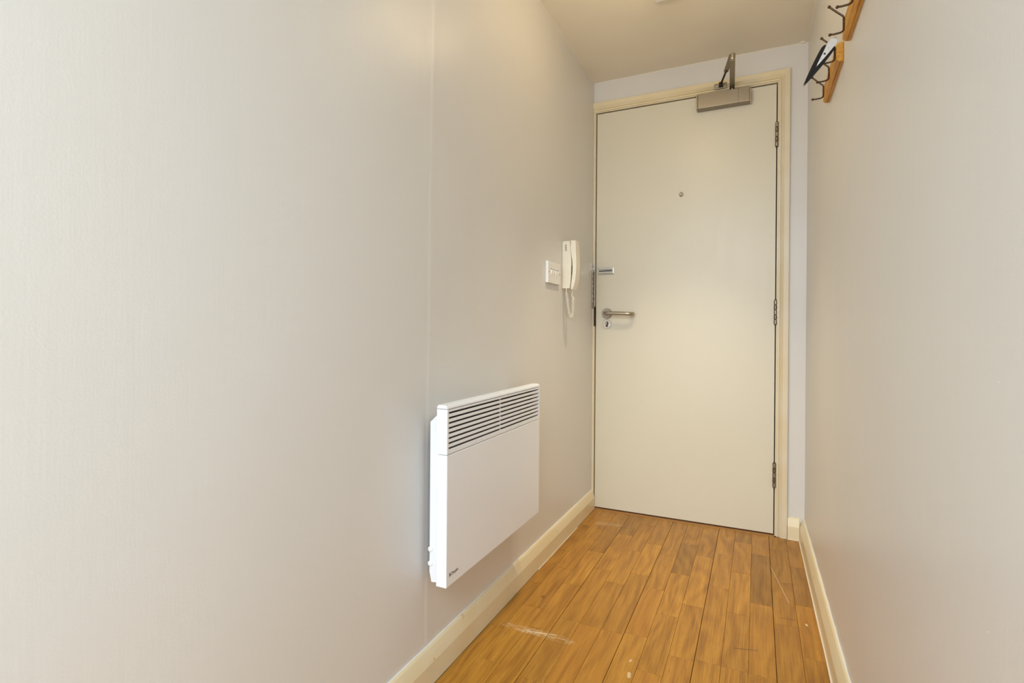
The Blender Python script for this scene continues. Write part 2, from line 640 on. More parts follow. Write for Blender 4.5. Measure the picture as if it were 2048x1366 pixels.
# ------------------------------------------------------------------ floor staves
PITCH = 0.0693
joints = [
    [-0.25, -0.567, -0.878, -1.194, -1.507],
    [-0.10, -0.412, -0.725, -1.038, -1.353],
    [-0.21, -0.520, -0.835, -1.146, -1.46],
    [-0.286, -0.672, -1.063],
    [-0.122, -0.440, -0.756, -1.066],
    [-0.335, -0.650, -1.067],
    [-0.115, -0.425, -0.735, -1.054, -1.37],
    [-0.267, -0.580, -0.897, -1.213],
    [-0.062, -0.377, -0.800, -1.110],
    [-0.31, -0.624, -1.099],
    [-0.15, -0.472, -0.789, -1.099],
    [-0.254, -0.689, -1.100],
    [-0.17, -0.484, -0.797, -1.115],
    [-0.322, -0.639, -0.955, -1.27],
]
# (strip, piece) -> (tone, hue)
tones = {(0, 1): (0.90, .4), (0, 2): (0.92, .5), (0, 3): (0.93, .4), (0, 4): (1.05, .3),
         (1, 0): (0.93, .4), (1, 1): (1.04, .25), (1, 2): (1.0, .5), (1, 3): (0.95, .7), (1, 4): (1.13, .15), (1, 5): (1.06, .4),
         (2, 0): (0.92, .2), (2, 1): (0.84, .45), (2, 2): (1.08, .3), (2, 3): (1.0, .5), (2, 4): (1.0, .45),
         (3, 0): (0.84, .0), (3, 1): (1.05, .25), (3, 2): (1.0, .35), (3, 3): (0.93, .4),
         (4, 0): (0.90, .2), (4, 1): (1.04, .25), (4, 2): (1.06, .2), (4, 3): (0.96, .4), (4, 4): (1.0, .95),
         (5, 0): (0.97, .2), (5, 1): (1.22, .05), (5, 2): (0.98, .3), (5, 3): (0.99, .8),
         (6, 0): (0.97, .15), (6, 1): (1.0, .2), (6, 2): (1.07, .2), (6, 3): (1.0, .95), (6, 4): (1.10, .3),
         (7, 0): (0.98, .15), (7, 1): (0.82, .0), (7, 2): (1.12, .2), (7, 3): (1.03, .3), (7, 4): (1.0, 1.0),
         (8, 1): (1.0, .1), (8, 2): (1.12, .25), (8, 3): (1.06, .35), (8, 4): (0.97, .8),
         (9, 0): (1.13, .05), (9, 1): (1.05, .25), (9, 2): (1.01, .35), (9, 3): (1.0, .5),
         (10, 0): (0.86, .1), (10, 1): (1.02, .3), (10, 2): (1.12, .2), (10, 3): (0.96, .35), (10, 4): (1.03, .35),
         (11, 0): (0.98, .2), (11, 1): (0.76, .1), (11, 2): (1.0, .45), (11, 3): (1.02, .4),
         (12, 0): (0.86, .2), (12, 1): (0.84, .2), (12, 2): (0.90, .3), (12, 3): (0.93, .35),
         (13, 0): (0.94, .25), (13, 1): (0.78, .3), (13, 2): (1.04, .4), (13, 3): (0.92, .4)}
rnd = random.Random(11)
for i in range(14):
    js = list(joints[i])
    while js[-1] > YB:
        js.append(js[-1] - 0.3135)
    ys = [-0.0135] + [j for j in js if j > YB + 0.03] + [YB]
    for k in range(len(ys) - 1):
        yt, yb = ys[k] - 0.0007, ys[k + 1] + 0.0007
        board = (i % 3 == 0)
        x0 = max(i * PITCH, 0.0195) + (0.0008 if board else 0.0003)
        x1a = x1b = (i + 1) * PITCH - (0.0008 if i % 3 == 2 else 0.0003)
        if i == 13:
            x1a, x1b = W(yt) - 0.0195, W(yb) - 0.0195
        xm, ym = (x0 + x1a) / 2, (yt + yb) / 2
        bm = NB()
        b = 0.0005
        lo = [(x0, yb), (x1b, yb), (x1a, yt), (x0, yt)]
        hi = [(x0 + b, yb + b), (x1b - b, yb + b), (x1a - b, yt - b), (x0 + b, yt - b)]
        zr = rnd.uniform(-0.0003, 0.0)
        r0 = [bm.verts.new((x, y, -0.0125)) for x, y in lo]
        r1 = [bm.verts.new((x, y, zr - b)) for x, y in lo]
        r2 = [bm.verts.new((x, y, zr)) for x, y in hi]
        for A, B in ((r0, r1), (r1, r2)):
            for q in range(4):
                bm.faces.new((A[q], A[(q + 1) % 4], B[(q + 1) % 4], B[q]))
        bm.faces.new(r2)
        p = build('stave', bm, M_OAK, floor, loc=(xm, ym, 0))
        tn, hu = tones.get((i, k), (rnd.uniform(0.93, 1.07), rnd.uniform(0.1, 0.6)))
        p['tone'] = tn
        p['hue'] = hu
thr = build('threshold_strip', box(NB(), 0.0130, 0.8535, -0.013, 0.06, -0.0125, 0.0014, 0.0008), M_THRESH, floor)

# ------------------------------------------------------------------ skirting
SK = [(0, 0.0), (0.0195, 0.0), (0.0195, 0.0575), (0.0185, 0.062), (0.0135, 0.078), (0.0085, 0.0905), (0.0055, 0.0945), (0.0025, 0.0955), (0, 0.0955)]


def skirting(name, a, b, inward, label):
    """a, b: points on the wall line; inward: unit vector into the corridor"""
    a, b, n = Vector((*a, 0)), Vector((*b, 0)), Vector((*inward, 0))
    bm = NB()
    A = [bm.verts.new(a + n * t + Vector((0, 0, z + 0.0003))) for t, z in SK]
    B = [bm.verts.new(b + n * t + Vector((0, 0, z + 0.0003))) for t, z in SK]
    m = len(SK)
    for i in range(m):
        bm.faces.new((A[i], A[(i + 1) % m], B[(i + 1) % m], B[i]))
    bm.faces.new(A)
    bm.faces.new(B[::-1])
    o = build(name, bm, M_TRIM, smooth=True, angle=11)
    return struct(o, label)


bl = skirting('baseboard_left', (0.0003, YB), (0.0003, -0.0085), (1, 0), 'cream pine skirting under the heater')
br = skirting('baseboard_right', (W(YB) - 0.0003, YB), (W0 - 0.0003, -0.0003), (-1, 0), 'cream pine skirting along the right wall')
bb = skirting('baseboard_back', (0.9060, -0.0003), (W0 - 0.0205, -0.0003), (0, -1), 'short cream skirting block beside the door frame')


def bead(parent, pts, r, mat, name='paint_edge'):
    build(name, tube(NB(), pts, r, 6), mat, parent, smooth=True)


def wob(a, b, n, amp, seedv):
    rr = random.Random(seedv)
    a, b = Vector(a), Vector(b)
    return [a.lerp(b, i / n) + Vector((rr.uniform(-amp, amp), rr.uniform(-amp, amp), rr.uniform(-amp, amp) * 0.3)) for i in range(n + 1)]


bead(br, wob((W(-1.9) - 0.0212, -1.9, 0.001), (W0 - 0.0215, -0.024, 0.001), 30, 0.0006, 1), 0.0026, M_CAULK)
bead(bl, wob((0.0205, -0.78, 0.0005), (0.0205, -0.30, 0.0005), 16, 0.0004, 2), 0.0014, M_CAULK)
bead(bb, wob((0.9075, -0.0208, 0.001), (W0 - 0.0215, -0.0208, 0.001), 6, 0.0004, 3), 0.0022, M_CAULK)
bead(bl, wob((0.0012, -2.6, 0.0962), (0.0012, -0.02, 0.0962), 50, 0.0004, 4), 0.0012, M_WHITE)
bead(br, wob((W(-2.6) - 0.0012, -2.6, 0.0962), (W0 - 0.0012, -0.02, 0.0962), 50, 0.0004, 5), 0.0012, M_WHITE)

# ------------------------------------------------------------------ front door
door = empty('door_1', (0.43, 0.02, 0.0), 'flush cream-painted front door at the end of the hallway', kind='structure')
bm = NB()
box(bm, DX0, DX1, 0.0, 0.044, 0.0085, DZ1, 0.0012)
leaf = adopt(build('door_leaf', bm, M_DOOR, smooth=True), door)
# lining: left jamb, right jamb, head; rebate stops behind the leaf
bm = NB()
box(bm, 0.0003, 0.0125, -0.008, 0.16, 0.0, 2.088, 0.001)
adopt(build('jamb', bm, M_ARCH), door)
bm = NB()
box(bm, 0.8542, 0.8925, -0.004, 0.16, 0.0, 2.088, 0.001)
adopt(build('jamb', bm, M_ARCH), door)
bm = NB()
box(bm, 0.0128, 0.8539, -0.004, 0.16, 2.0508, 2.0875, 0.001)
adopt(build('head_lining', bm, M_ARCH), door)
for x0, x1, z0, z1 in ((0.0128, 0.03, 0.0, 2.0503), (0.838, 0.8539, 0.0, 2.0503), (0.0305, 0.8375, 2.03, 2.0503)):
    adopt(build('door_stop', box(NB(), x0, x1, 0.0455, 0.075, z0, z1), M_OUTER), door)  # stops coloured dark: the shade inside the door gaps is painted on them
adopt(build('bottom_gap_strip', box(NB(), 0.0305, 0.8375, 0.0455, 0.06, 0.0018, 0.02), M_OUTER), door)  # added dark strip, closes the gap under the leaf to light
# dark rebate at the lock keep
adopt(build('lock_keep', box(NB(), 0.0078, 0.0140, -0.0095, 0.02, 0.947, 1.049), M_OUTER), door)

# architrave, s = distance from the opening, d = thickness
AP = [(0.0, 0.0), (0.0, 0.0080), (0.0015, 0.0095), (0.0070, 0.0095), (0.0080, 0.0060), (0.0092, 0.0060), (0.0100, 0.0095), (0.0225, 0.0195), (0.0420, 0.0195), (0.0438, 0.0182), (0.0445, 0.0160), (0.0445, 0.0)]
AX, AZ = 0.8605, 2.0565
bm = NB()
A = [bm.verts.new((AX + s, -0.0003 - d, 0.0003)) for s, d in AP]
B = [bm.verts.new((AX + s, -0.0003 - d, AZ + s)) for s, d in AP]
for i in range(len(AP)):
    j = (i + 1) % len(AP)
    bm.faces.new((A[i], A[j], B[j], B[i]))
bm.faces.new(A)
adopt(build('architrave', bm, M_ARCH), door)
bm = NB()
A = [bm.verts.new((0.0003, -0.0003 - d, AZ + s * 1.0)) for s, d in AP]
B = [bm.verts.new((AX + s, -0.0003 - d, AZ + s)) for s, d in AP]
for i in range(len(AP)):
    j = (i + 1) % len(AP)
    bm.faces.new((A[i], A[j], B[j], B[i]))
bm.faces.new(A)
adopt(build('architrave', bm, M_TRIM), door)

# hinges
hz = [(1.8709, 1.7603), (1.0675, 0.9569), (0.331, 0.2203)]
for zt, zb in hz:
    h = empty('hinge', (0.8517, -0.005, zb))
    h.parent = door
    h.location = Vector((0.8517, -0.005, zb)) - Vector(door.location)
    L5 = (zt - zb) / 5
    for q in range(5):
        o = build('knuckle', lathe(NB(), [(0.0060, 0.0012), (0.0073, 0.0022), (0.0073, L5 - 0.0022), (0.0060, L5 - 0.0012)], (0, 0, q * L5), (0, 0, 1), 16), M_STEEL if q % 2 == 0 else M_HINGE, h, smooth=True)
    build('pin', lathe(NB(), [(0.0052, -0.002), (0.0052, zt - zb + 0.002)], (0, 0, 0), (0, 0, 1), 12), M_OUTER, h)
    build('hinge_leaf', box(NB(), 0.0042, 0.0095, -0.0005, 0.0005, 0.0, zt - zb), M_SATIN, h)

# lever handle
lh = empty('lever_handle', (0, 0, 0))
lh.parent = door
lh.location = Vector((0.0763, 0.0, 1.012)) - Vector(door.location)
build('rose', lathe(NB(), [(0.0262, 0.0), (0.0262, 0.007), (0.0245, 0.009), (0.0, 0.009)], (0, 0, 0), (0, -1, 0), 40), M_STEEL, lh, smooth=True)
path = [(0, -0.008, 0), (0, -0.036, 0)] + arc((0, -0.036, 0), (0, -0.053, 0), (0.018, -0.053, 0), 8)[1:] + \
       [(0.06, -0.053, -0.001), (0.105, -0.053, -0.003)] + arc((0.105, -0.053, -0.003), (0.138, -0.053, -0.004), (0.138, -0.030, -0.004), 10)[1:] + \
       arc((0.138, -0.030, -0.004), (0.138, -0.012, -0.004), (0.122, -0.012, -0.004), 8)[1:]
build('lever', tube(NB(), path, 0.0092, 16), M_SATIN, lh, smooth=True)
# cylinder escutcheon with thumb turn
cy = empty('cylinder_lock', (0, 0, 0))
cy.parent = door
cy.location = Vector((0.0770, 0.0, 0.9575)) - Vector(door.location)
build('escutcheon', lathe(NB(), [(0.0225, 0.0), (0.0225, 0.004), (0.021, 0.006), (0.0, 0.006)], (0, 0, 0), (0, -1, 0), 36), M_CHROME, cy, smooth=True)
bm = NB()
prism(bm, [(0.0085 * math.cos(a), 0.006 + 0.0085 * math.sin(a)) for a in [math.pi * (-0.2 + 1.4 * k / 16) for k in range(17)]] +
      [(-0.005, -0.010), (-0.004, -0.015), (0.004, -0.015), (0.005, -0.010)], 1, -0.0058, -0.0105, 0.0006)
build('cylinder', bm, M_BRONZE, cy)
bm = NB()
box(bm, -0.0022, 0.0022, -0.026, -0.0105, -0.004, 0.014, 0.0012)
build('thumb_turn', bm, M_SATIN, cy, smooth=True)

# peephole
ph_ = empty('peephole', (0, 0, 0))
ph_.parent = door
ph_.location = Vector((0.4378, 0.0, 1.588)) - Vector(door.location)
build('ring', lathe(NB(), [(0.0100, 0.0), (0.0100, 0.002), (0.0085, 0.0032), (0.0050, 0.0032), (0.0042, 0.0015), (0.0, 0.0015)], (0, 0, 0), (0, -1, 0), 28), M_HINGE, ph_, smooth=True)
build('cover_flap', prism(NB(), [(0.0070 * math.cos(t), 0.001 + 0.0085 * math.sin(t)) for t in [6.2832 * k / 20 for k in range(20)]], 1, -0.0034, -0.0046), M_HINGE, ph_)
build('pivot_pin', lathe(NB(), [(0.0022, 0.0), (0.0022, 0.0058), (0.0, 0.006)], (0, 0, 0.0085), (0, -1, 0), 10), M_OUTER, ph_)
build('finger_tab', lathe(NB(), [(0.0024, 0.0030), (0.0024, 0.0052), (0.0, 0.0056)], (0, 0, -0.0095), (0, -1, 0), 10), M_OUTER, ph_)

# ------------------------------------------------------------------ security chain
dc = empty('door_chain', (0.03, -0.004, 1.045), 'chrome security chain hanging on the door frame with slide track on the door', 'door chain')
bm = NB()
box(bm, 0.0265, 0.1125, -0.0025, -0.0002, 1.2120, 1.2500, 0.0008)
tp = adopt(build('slide_plate', bm, M_CHROME), dc)
for z0, z1 in ((1.2375, 1.2465), (1.2165, 1.2255)):
    bm = NB()
    box(bm, 0.029, 0.106, -0.0085, -0.0025, z0, z1, 0.0018)
    adopt(build('track_rail', bm, M_CHROME, smooth=True), dc)
adopt(build('track_slot', box(NB(), 0.031, 0.100, -0.0032, -0.0026, 1.2290, 1.2340), M_DARK), dc)
bm = NB()
box(bm, 0.103, 0.1095, -0.0085, -0.0025, 1.2165, 1.2465, 0.0015)
adopt(build('end_stop', bm, M_CHROME, smooth=True), dc)
bm = NB()
box(bm, 0.0015, 0.0140, -0.0110, -0.0082, 1.2150, 1.2720, 0.0008)
adopt(build('anchor_plate', bm, M_CHROME), dc)
for z in (1.264, 1.222):
    adopt(build('screw', lathe(NB(), [(0.0030, 0.0), (0.0026, 0.0014), (0, 0.0018)], (0.0075, -0.011, z), (0, -1, 0), 12), M_STEEL, smooth=True), dc)
bm = NB()
tube(bm, [Vector((0.0075 + 0.0075 * math.cos(t), -0.015, 1.243 + 0.012 * math.sin(t))) for t in [6.2832 * k / 20 for k in range(20)]], 0.0022, 8, True)
adopt(build('anchor_ring', bm, M_CHROME, smooth=True), dc)


def link_mesh(rot):
    bm = NB()
    pts = []
    hl, r = 0.0046, 0.0054
    for k in range(8):
        t = math.pi * k / 7
        pts.append(Vector((r * math.cos(t), 0, hl + r * math.sin(t))))
    for k in range(8):
        t = math.pi + math.pi * k / 7
        pts.append(Vector((r * math.cos(t), 0, -hl + r * math.sin(t))))
    tube(bm, pts, 0.0017, 6, True)
    bmesh.ops.rotate(bm, verts=bm.verts, cent=(0, 0, 0), matrix=Matrix.Rotation(rot, 3, 'Z'))
    for f in bm.faces:
        f.smooth = True
    me = bpy.data.meshes.new('chain_link')
    bm.to_mesh(me)
    bm.free()
    me.materials.append(M_HINGE if rot > 1 else M_CHROME)
    return me


lm = [link_mesh(0.5), link_mesh(0.5 + math.pi / 2)]
zc = 1.228
k = 0
while zc > 1.052:
    o = new_obj('chain_link', lm[k % 2], None, dc)
    o.location = Vector((0.0085 + 0.0008 * math.sin(k * 1.3), -0.0165, zc)) - Vector(dc.location)
    zc -= 0.0128
    k += 1
bm = NB()
lathe(bm, [(0.0, -0.002), (0.0035, 0.0), (0.0048, 0.003), (0.0048, 0.008), (0.0030, 0.011), (0.0, 0.012)], (0.0085, -0.0165, 1.039), (0, 0, 1), 14)
adopt(build('slide_knob', bm, M_STEEL, smooth=True), dc)

# ------------------------------------------------------------------ door closer
cl = empty('door_closer', (0.626, -0.001, 1.972), 'brushed metal overhead door closer with folded arm on the front door', 'door closer')
CX0, CX1, CY, CZ0, CZ1 = 0.5085, 0.7445, -0.0470, 1.9725, 2.0370
bm = NB()
box(bm, CX0 + 0.007, CX1 - 0.007, CY, -0.0006, CZ0, CZ1, 0.002)
adopt(build('body_cover', bm, M_STEEL, smooth=True), cl)
for x0, x1 in ((CX0, CX0 + 0.0068), (CX1 - 0.0068, CX1)):
    bm = NB()
    box(bm, x0, x1, CY - 0.001, -0.0006, CZ0 - 0.0006, CZ1 + 0.0006, 0.002)
    adopt(build('end_cap', bm, M_SATIN, smooth=True), cl)
adopt(build('cover_seam', box(NB(), 0.6905, 0.6915, CY - 0.0002, CY + 0.001, CZ0 + 0.001, CZ1 - 0.001), M_OUTER), cl)
SP = Vector((0.664, -0.024, CZ1))
bm = NB()
lathe(bm, [(0.011, 0.0), (0.011, 0.006), (0.0085, 0.0065), (0.0085, 0.016), (0.0, 0.016)], SP, (0, 0, 1), 24)
adopt(build('spindle', bm, M_CHROME, smooth=True), cl)
EL = Vector((0.6755, -0.282, 2.070))


def bar(p, q, w, t, bev=0.001, ends=True, up=(0, 0, 1)):
    """flat bar with rounded ends from p to q"""
    p, q = Vector(p), Vector(q)
    d = (q - p)
    Ln = d.length
    d.normalize()
    u = Vector(up)
    s = d.cross(u).normalized()
    u = s.cross(d).normalized()
    out = []
    n = 8
    for k in range(n + 1):
        a = -math.pi / 2 + math.pi * k / n
        out.append((Ln + math.cos(a) * w / 2 * (1 if ends else 0), math.sin(a) * w / 2))
    for k in range(n + 1):
        a = math.pi / 2 + math.pi * k / n
        out.append((math.cos(a) * w / 2 * (1 if ends else 0), math.sin(a) * w / 2))
    bm = NB()
    A = [bm.verts.new(p + d * a + s * b - u * t / 2) for a, b in out]
    B = [bm.verts.new(p + d * a + s * b + u * t / 2) for a, b in out]
    m = len(out)
    fs = [bm.faces.new(A), bm.faces.new(B[::-1])]
    for i in range(m):
        bm.faces.new((A[i], A[(i + 1) % m], B[(i + 1) % m], B[i]))
    bmesh.ops.remove_doubles(bm, verts=bm.verts, dist=1e-5)
    return bm


adopt(build('main_arm', bar(SP + Vector((0, 0, 0.012)), EL + Vector((0, 0, -0.004)), 0.0215, 0.006), M_STEEL, smooth=True), cl)
bm = NB()
lathe(bm, [(0.0, -0.014), (0.006, -0.0135), (0.010, -0.011), (0.0115, -0.006), (0.0115, 0.012), (0.008, 0.015), (0.0, 0.016)], EL, (0, 0, 1), 24)
adopt(build('elbow_joint', bm, M_SATIN, smooth=True), cl)
BR = Vector((0.616, -0.036, 2.074))
mid = EL.lerp(BR, 0.52)
adopt(build('forearm_sleeve', bar(EL + Vector((-0.004, 0, 0.008)), mid + Vector((0, 0, 0.004)), 0.019, 0.006), M_STEEL, smooth=True), cl)
adopt(build('forearm_rod', tube(NB(), [mid - (BR - EL) * 0.06 + Vector((0, 0, 0.004)), BR], 0.0045, 12), M_OUTER, smooth=True), cl)
bm = NB()
box(bm, 0.5865, 0.6410, -0.0250, -0.0200, 2.0600, 2.0850, 0.0015)
adopt(build('frame_bracket', bm, M_STEEL, smooth=True), cl)
bm = NB()
lathe(bm, [(0.0, -0.011), (0.008, -0.010), (0.0085, 0.008), (0.0, 0.010)], BR, (0, 0, 1), 18)
box(bm, 0.606, 0.626, -0.036, -0.0235, 2.064, 2.067, 0.0008)
adopt(build('shoe_pivot', bm, M_OUTER, smooth=True), cl)
for x in (0.5945, 0.6005):
    adopt(build('screw', lathe(NB(), [(0.0035, 0.0), (0.003, 0.0015), (0.0, 0.002)], (x, -0.0250, 2.0725), (0, -1, 0), 12), M_CHROME, smooth=True), cl)

# ------------------------------------------------------------------ panel heater
HX, HY0, HY1, HZ0, HZ1, HS = 0.0950, -1.5660, -0.9655, 0.2905, 0.7378, 0.6165
HB = 0.0650
ht = empty('panel_heater', (0.0, -1.266, HZ0), 'white electric panel heater with louvred top grille on the left wall', 'heater')
# lower front panel, a pan with returned edges
bm = NB()
box(bm, HB, HX, HY0, HY1, HZ0, HS - 0.0012, 0.0022, 3)
adopt(build('front_panel', bm, M_WHITE, smooth=True), ht)
# upper shell: two cheeks, rounded top cap, bottom rail
for y0, y1 in ((HY0, HY0 + 0.0085), (HY1 - 0.005, HY1)):
    bm = NB()
    box(bm, HB, HX, y0, y1, HS, 0.7275, 0.0012)
    adopt(build('grille_cheek', bm, M_WHITE, smooth=True), ht)
pts = [(HB, 0.7283), (HX, 0.7283)]
for k in range(7):
    a = math.pi / 2 * k / 6
    pts.append((HX - 0.0085 + 0.0085 * math.cos(a), HZ1 - 0.0085 + 0.0085 * math.sin(a)))
pts.append((HB + 0.004, HZ1))
pts.append((HB, HZ1 - 0.004))
bm = NB()
prism(bm, pts, 1, HY0, HY1, 0.0022)
adopt(build('top_cap', bm, M_WHITE, smooth=True), ht)
gr = empty('grille', (0, 0, 0))
gr.parent = ht
zs = [0.7182, 0.7057, 0.6933, 0.6809, 0.6685, 0.6560, 0.6436, 0.6312]          # centres of the open slots
edges = [0.7283 - 0.0016] + [z for z in zs] + [HS + 0.0002]
sl = 0.0024
for k in range(9):
    zt = edges[0] if k == 0 else edges[k] - sl
    zb = edges[k + 1] + sl if k < 8 else edges[9]
    bm = NB()
    # louvre blade: front edge upright, then falling back inwards
    prism(bm, [(HX - 0.0008, zb), (HX - 0.0002, zb + 0.0008), (HX - 0.0002, zt - 0.0006), (HX - 0.001, zt), (HX - 0.011, zt - 0.0015), (HX - 0.011, zb + 0.0015)],
          1, HY0 + 0.0087, HY1 - 0.0052)
    o = build('slat', bm, M_WHITE, gr)
    o.location = -Vector(ht.location)
bm = NB()
box(bm, HX - 0.0022, HX - 0.0012, -1.2745, -1.2715, HS + 0.0005, 0.7275)
o = build('grille_rib', bm, M_WHITE, gr)
o.location = -Vector(ht.location)
bm = NB()
box(bm, HB + 0.001, HB + 0.004, HY0 + 0.009, HY1 - 0.0055, HS, 0.728)
adopt(build('slot_dark_back', bm, M_DARKM), ht)  # near-black sheet: the shade behind the open slots is put into its colour
# rear box with sloping ends and the wall bracket behind
bm = NB()
prism(bm, [(0.0170, 0.3000), (0.0230, 0.2740), (HB - 0.0006, 0.2790), (HB - 0.0006, 0.7230), (0.0400, 0.7060), (0.0170, 0.6860)], 1, -1.5230, -1.0080, 0.0015)
adopt(build('rear_box', bm, M_WHITE, smooth=True), ht)
bm = NB()
box(bm, 0.0006, 0.0168, -1.49, -1.04, 0.34, 0.66, 0.001)
adopt(build('wall_bracket', bm, M_DARKM), ht)
for z in (0.3590, 0.3220):
    bm = NB()
    lathe(bm, [(0.0070, 0.0), (0.0070, 0.0010), (0.0066, 0.0022), (0.0055, 0.0028), (0.0, 0.0029)], (0.0205, -1.5230, z), (0, -1, 0), 20)
    adopt(build('control_dial', bm, M_PLAST, smooth=True), ht)


def text_mesh(name, body, size, mat):
    cu = bpy.data.curves.new(name, 'FONT')
    cu.body = body
    cu.size = size
    cu.extrude = 0.0002
    o = bpy.data.objects.new(name + '_tmp', cu)
    COL.objects.link(o)
    dg = bpy.context.evaluated_depsgraph_get()
    me = bpy.data.meshes.new_from_object(o.evaluated_get(dg))
    bpy.data.objects.remove(o)
    bpy.data.curves.remove(cu)
    me.name = name
    me.materials.clear()
    me.materials.append(mat)
    return me


me = text_mesh('logo_lettering', 'Dimplex', 0.0092, M_INK)
xs = [v.co.x for v in me.vertices]
sc = 0.0325 / (max(xs) - min(xs))
me.transform(Matrix.Diagonal((sc, sc * 1.15, 1, 1)))
# local x -> world +y, local y -> world +z, local z -> world +x
o = new_obj('logo_lettering', me, None, ht)
o.matrix_local = Matrix(((0, 0, 1, HX + 0.0001 - ht.location.x), (1, 0, 0, -1.5425 - ht.location.y), (0, 1, 0, 0.3150 - ht.location.z), (0, 0, 0, 1)))
bm = NB()
ey, ez = -1.5520, 0.3135
prism(bm, [(ey, ez), (ey + 0.0022, ez), (ey + 0.0022, ez + 0.0098), (ey, ez + 0.0098)], 0, HX + 0.00005, HX + 0.0003)
prism(bm, [(ey + 0.0024, ez + 0.0049), (ey + 0.0072, ez + 0.0002), (ey + 0.0082, ez + 0.0022), (ey + 0.0050, ez + 0.0050), (ey + 0.0076, ez + 0.0090), (ey + 0.0060, ez + 0.0096)], 0, HX + 0.00005, HX + 0.0003)
adopt(build('logo_emblem', bm, M_INK), ht)

# ------------------------------------------------------------------ light switch
sw = empty('light_switch', (0.0, -0.607, 1.1165), 'white four-gang light switch plate beside the entry phone', 'light switch')
SX = 0.0125
bm = NB()
box(bm, 0.0004, SX, -0.6800, -0.5340, 1.1165, 1.2045, 0.0022, 3)
adopt(build('switch_plate', bm, M_PLAST, smooth=True), sw)
for i, y in enumerate((-0.6430, -0.6190, -0.5900, -0.5660)):
    tilt = 1 if i in (0, 1, 2, 3) else -1
    bm = NB()
    prism(bm, [(SX - 0.001, 1.1470), (SX + 0.0008, 1.1470), (SX + 0.0050, 1.1700), (SX + 0.0046, 1.1720), (SX - 0.001, 1.1720)], 1, y - 0.0055, y + 0.0055, 0.0006)
    r = adopt(build('rocker', bm, M_PLAST, smooth=True), sw)
    adopt(build('rocker_shadow', box(NB(), SX - 0.0008, SX + 0.00025, y - 0.0068, y + 0.0068, 1.1725, 1.1755), M_DARKM), sw)  # dark strip paints the shadow above each rocker
for y in (-0.6690, -0.5450):
    bm = NB()
    lathe(bm, [(0.0030, 0.0), (0.0030, 0.0006), (0.0, 0.0009)], (SX, y, 1.1605), (1, 0, 0), 14)
    adopt(build('screw', bm, M_STEEL, smooth=True), sw)

# ------------------------------------------------------------------ entry phone
ep = empty('entry_phone', (0.0, -0.44, 1.105), 'ivory wall-mounted entry phone with handset and coiled cord', 'entry phone')
base = [(0.0006, 1.1070), (0.0360, 1.1065), (0.0385, 1.1300), (0.0420, 1.1700), (0.0432, 1.2200), (0.0405, 1.2550), (0.0370, 1.2800), (0.0362, 1.3140), (0.0006, 1.3140)]
bm = NB()
prism(bm, base, 1, -0.4810, -0.4010, 0.002)
adopt(build('base', bm, M_CREAMP, smooth=True), ep)
hand = [(0.0405, 1.1010), (0.0505, 1.1005), (0.0560, 1.1200), (0.0612, 1.1450), (0.0645, 1.1800), (0.0655, 1.2100), (0.0645, 1.2450), (0.0625, 1.2750), (0.0618, 1.3000), (0.0610, 1.3150),
        (0.0375, 1.3155), (0.0378, 1.2820), (0.0420, 1.2560), (0.0475, 1.2250), (0.0490, 1.1900), (0.0465, 1.1550), (0.0430, 1.1300), (0.0395, 1.1100)]
bm = NB()
prism(bm, hand, 1, -0.4810, -0.4280, 0.0035)
adopt(build('handset', bm, M_CREAMP, smooth=True), ep)
for k in range(5):
    z = 1.2715 + k * 0.0058
    adopt(build('speaker_slot', box(NB(), 0.0135, 0.0215, -0.48125, -0.4800, z, z + 0.0026), M_DARKM), ep)
for k in range(7):
    z = 1.170 + k * 0.0055
    adopt(build('cradle_rib', box(NB(), 0.0400, 0.0448, -0.4800, -0.4760, z, z + 0.0020), M_DARKM), ep)


def coil(path, r, pitch, wire, n=10):
    """helix of the given radius along a polyline"""
    path = [Vector(p) for p in path]
    # resample
    dense = []
    for a, b in zip(path, path[1:]):
        m_ = max(2, int((b - a).length / 0.0005))
        dense += [a.lerp(b, i / m_) for i in range(m_)]
    dense.append(path[-1])
    fr = frames(dense)
    out, s = [], 0.0
    for i, p in enumerate(dense):
        if i:
            s += (p - dense[i - 1]).length
        a = 2 * math.pi * s / pitch
        ramp = min(1.0, s / 0.008)
        out.append(p + (fr[i][0] * math.cos(a) + fr[i][1] * math.sin(a)) * r * ramp)
    return tube(NB(), out, wire, n=5)


p1 = [(0.0200, -0.478, 1.108), (0.0200, -0.478, 1.095)]
p2 = arc((0.0200, -0.478, 1.093), (0.026, -0.478, 1.03), (0.0355, -0.478, 0.990), 6) + arc((0.0355, -0.478, 0.990), (0.0405, -0.476, 0.968), (0.0470, -0.470, 0.992), 6)[1:] + \
    arc((0.0470, -0.470, 0.992), (0.046, -0.466, 1.035), (0.0470, -0.464, 1.068), 6)[1:]
p3 = arc((0.0470, -0.464, 1.068), (0.034, -0.464, 1.076), (0.0475, -0.464, 1.103), 8)
cd = adopt(build('coiled_cord', coil(p2, 0.0058, 0.0046, 0.0016), M_CREAMP, smooth=True, angle=80), ep)
adopt(build('cord_tail', tube(NB(), p1, 0.0020, 8), M_CREAMP, smooth=True), ep)
adopt(build('cord_tail', tube(NB(), p3, 0.0019, 8), M_CREAMP, smooth=True), ep)

# ------------------------------------------------------------------ coat racks
RT = 0.0175


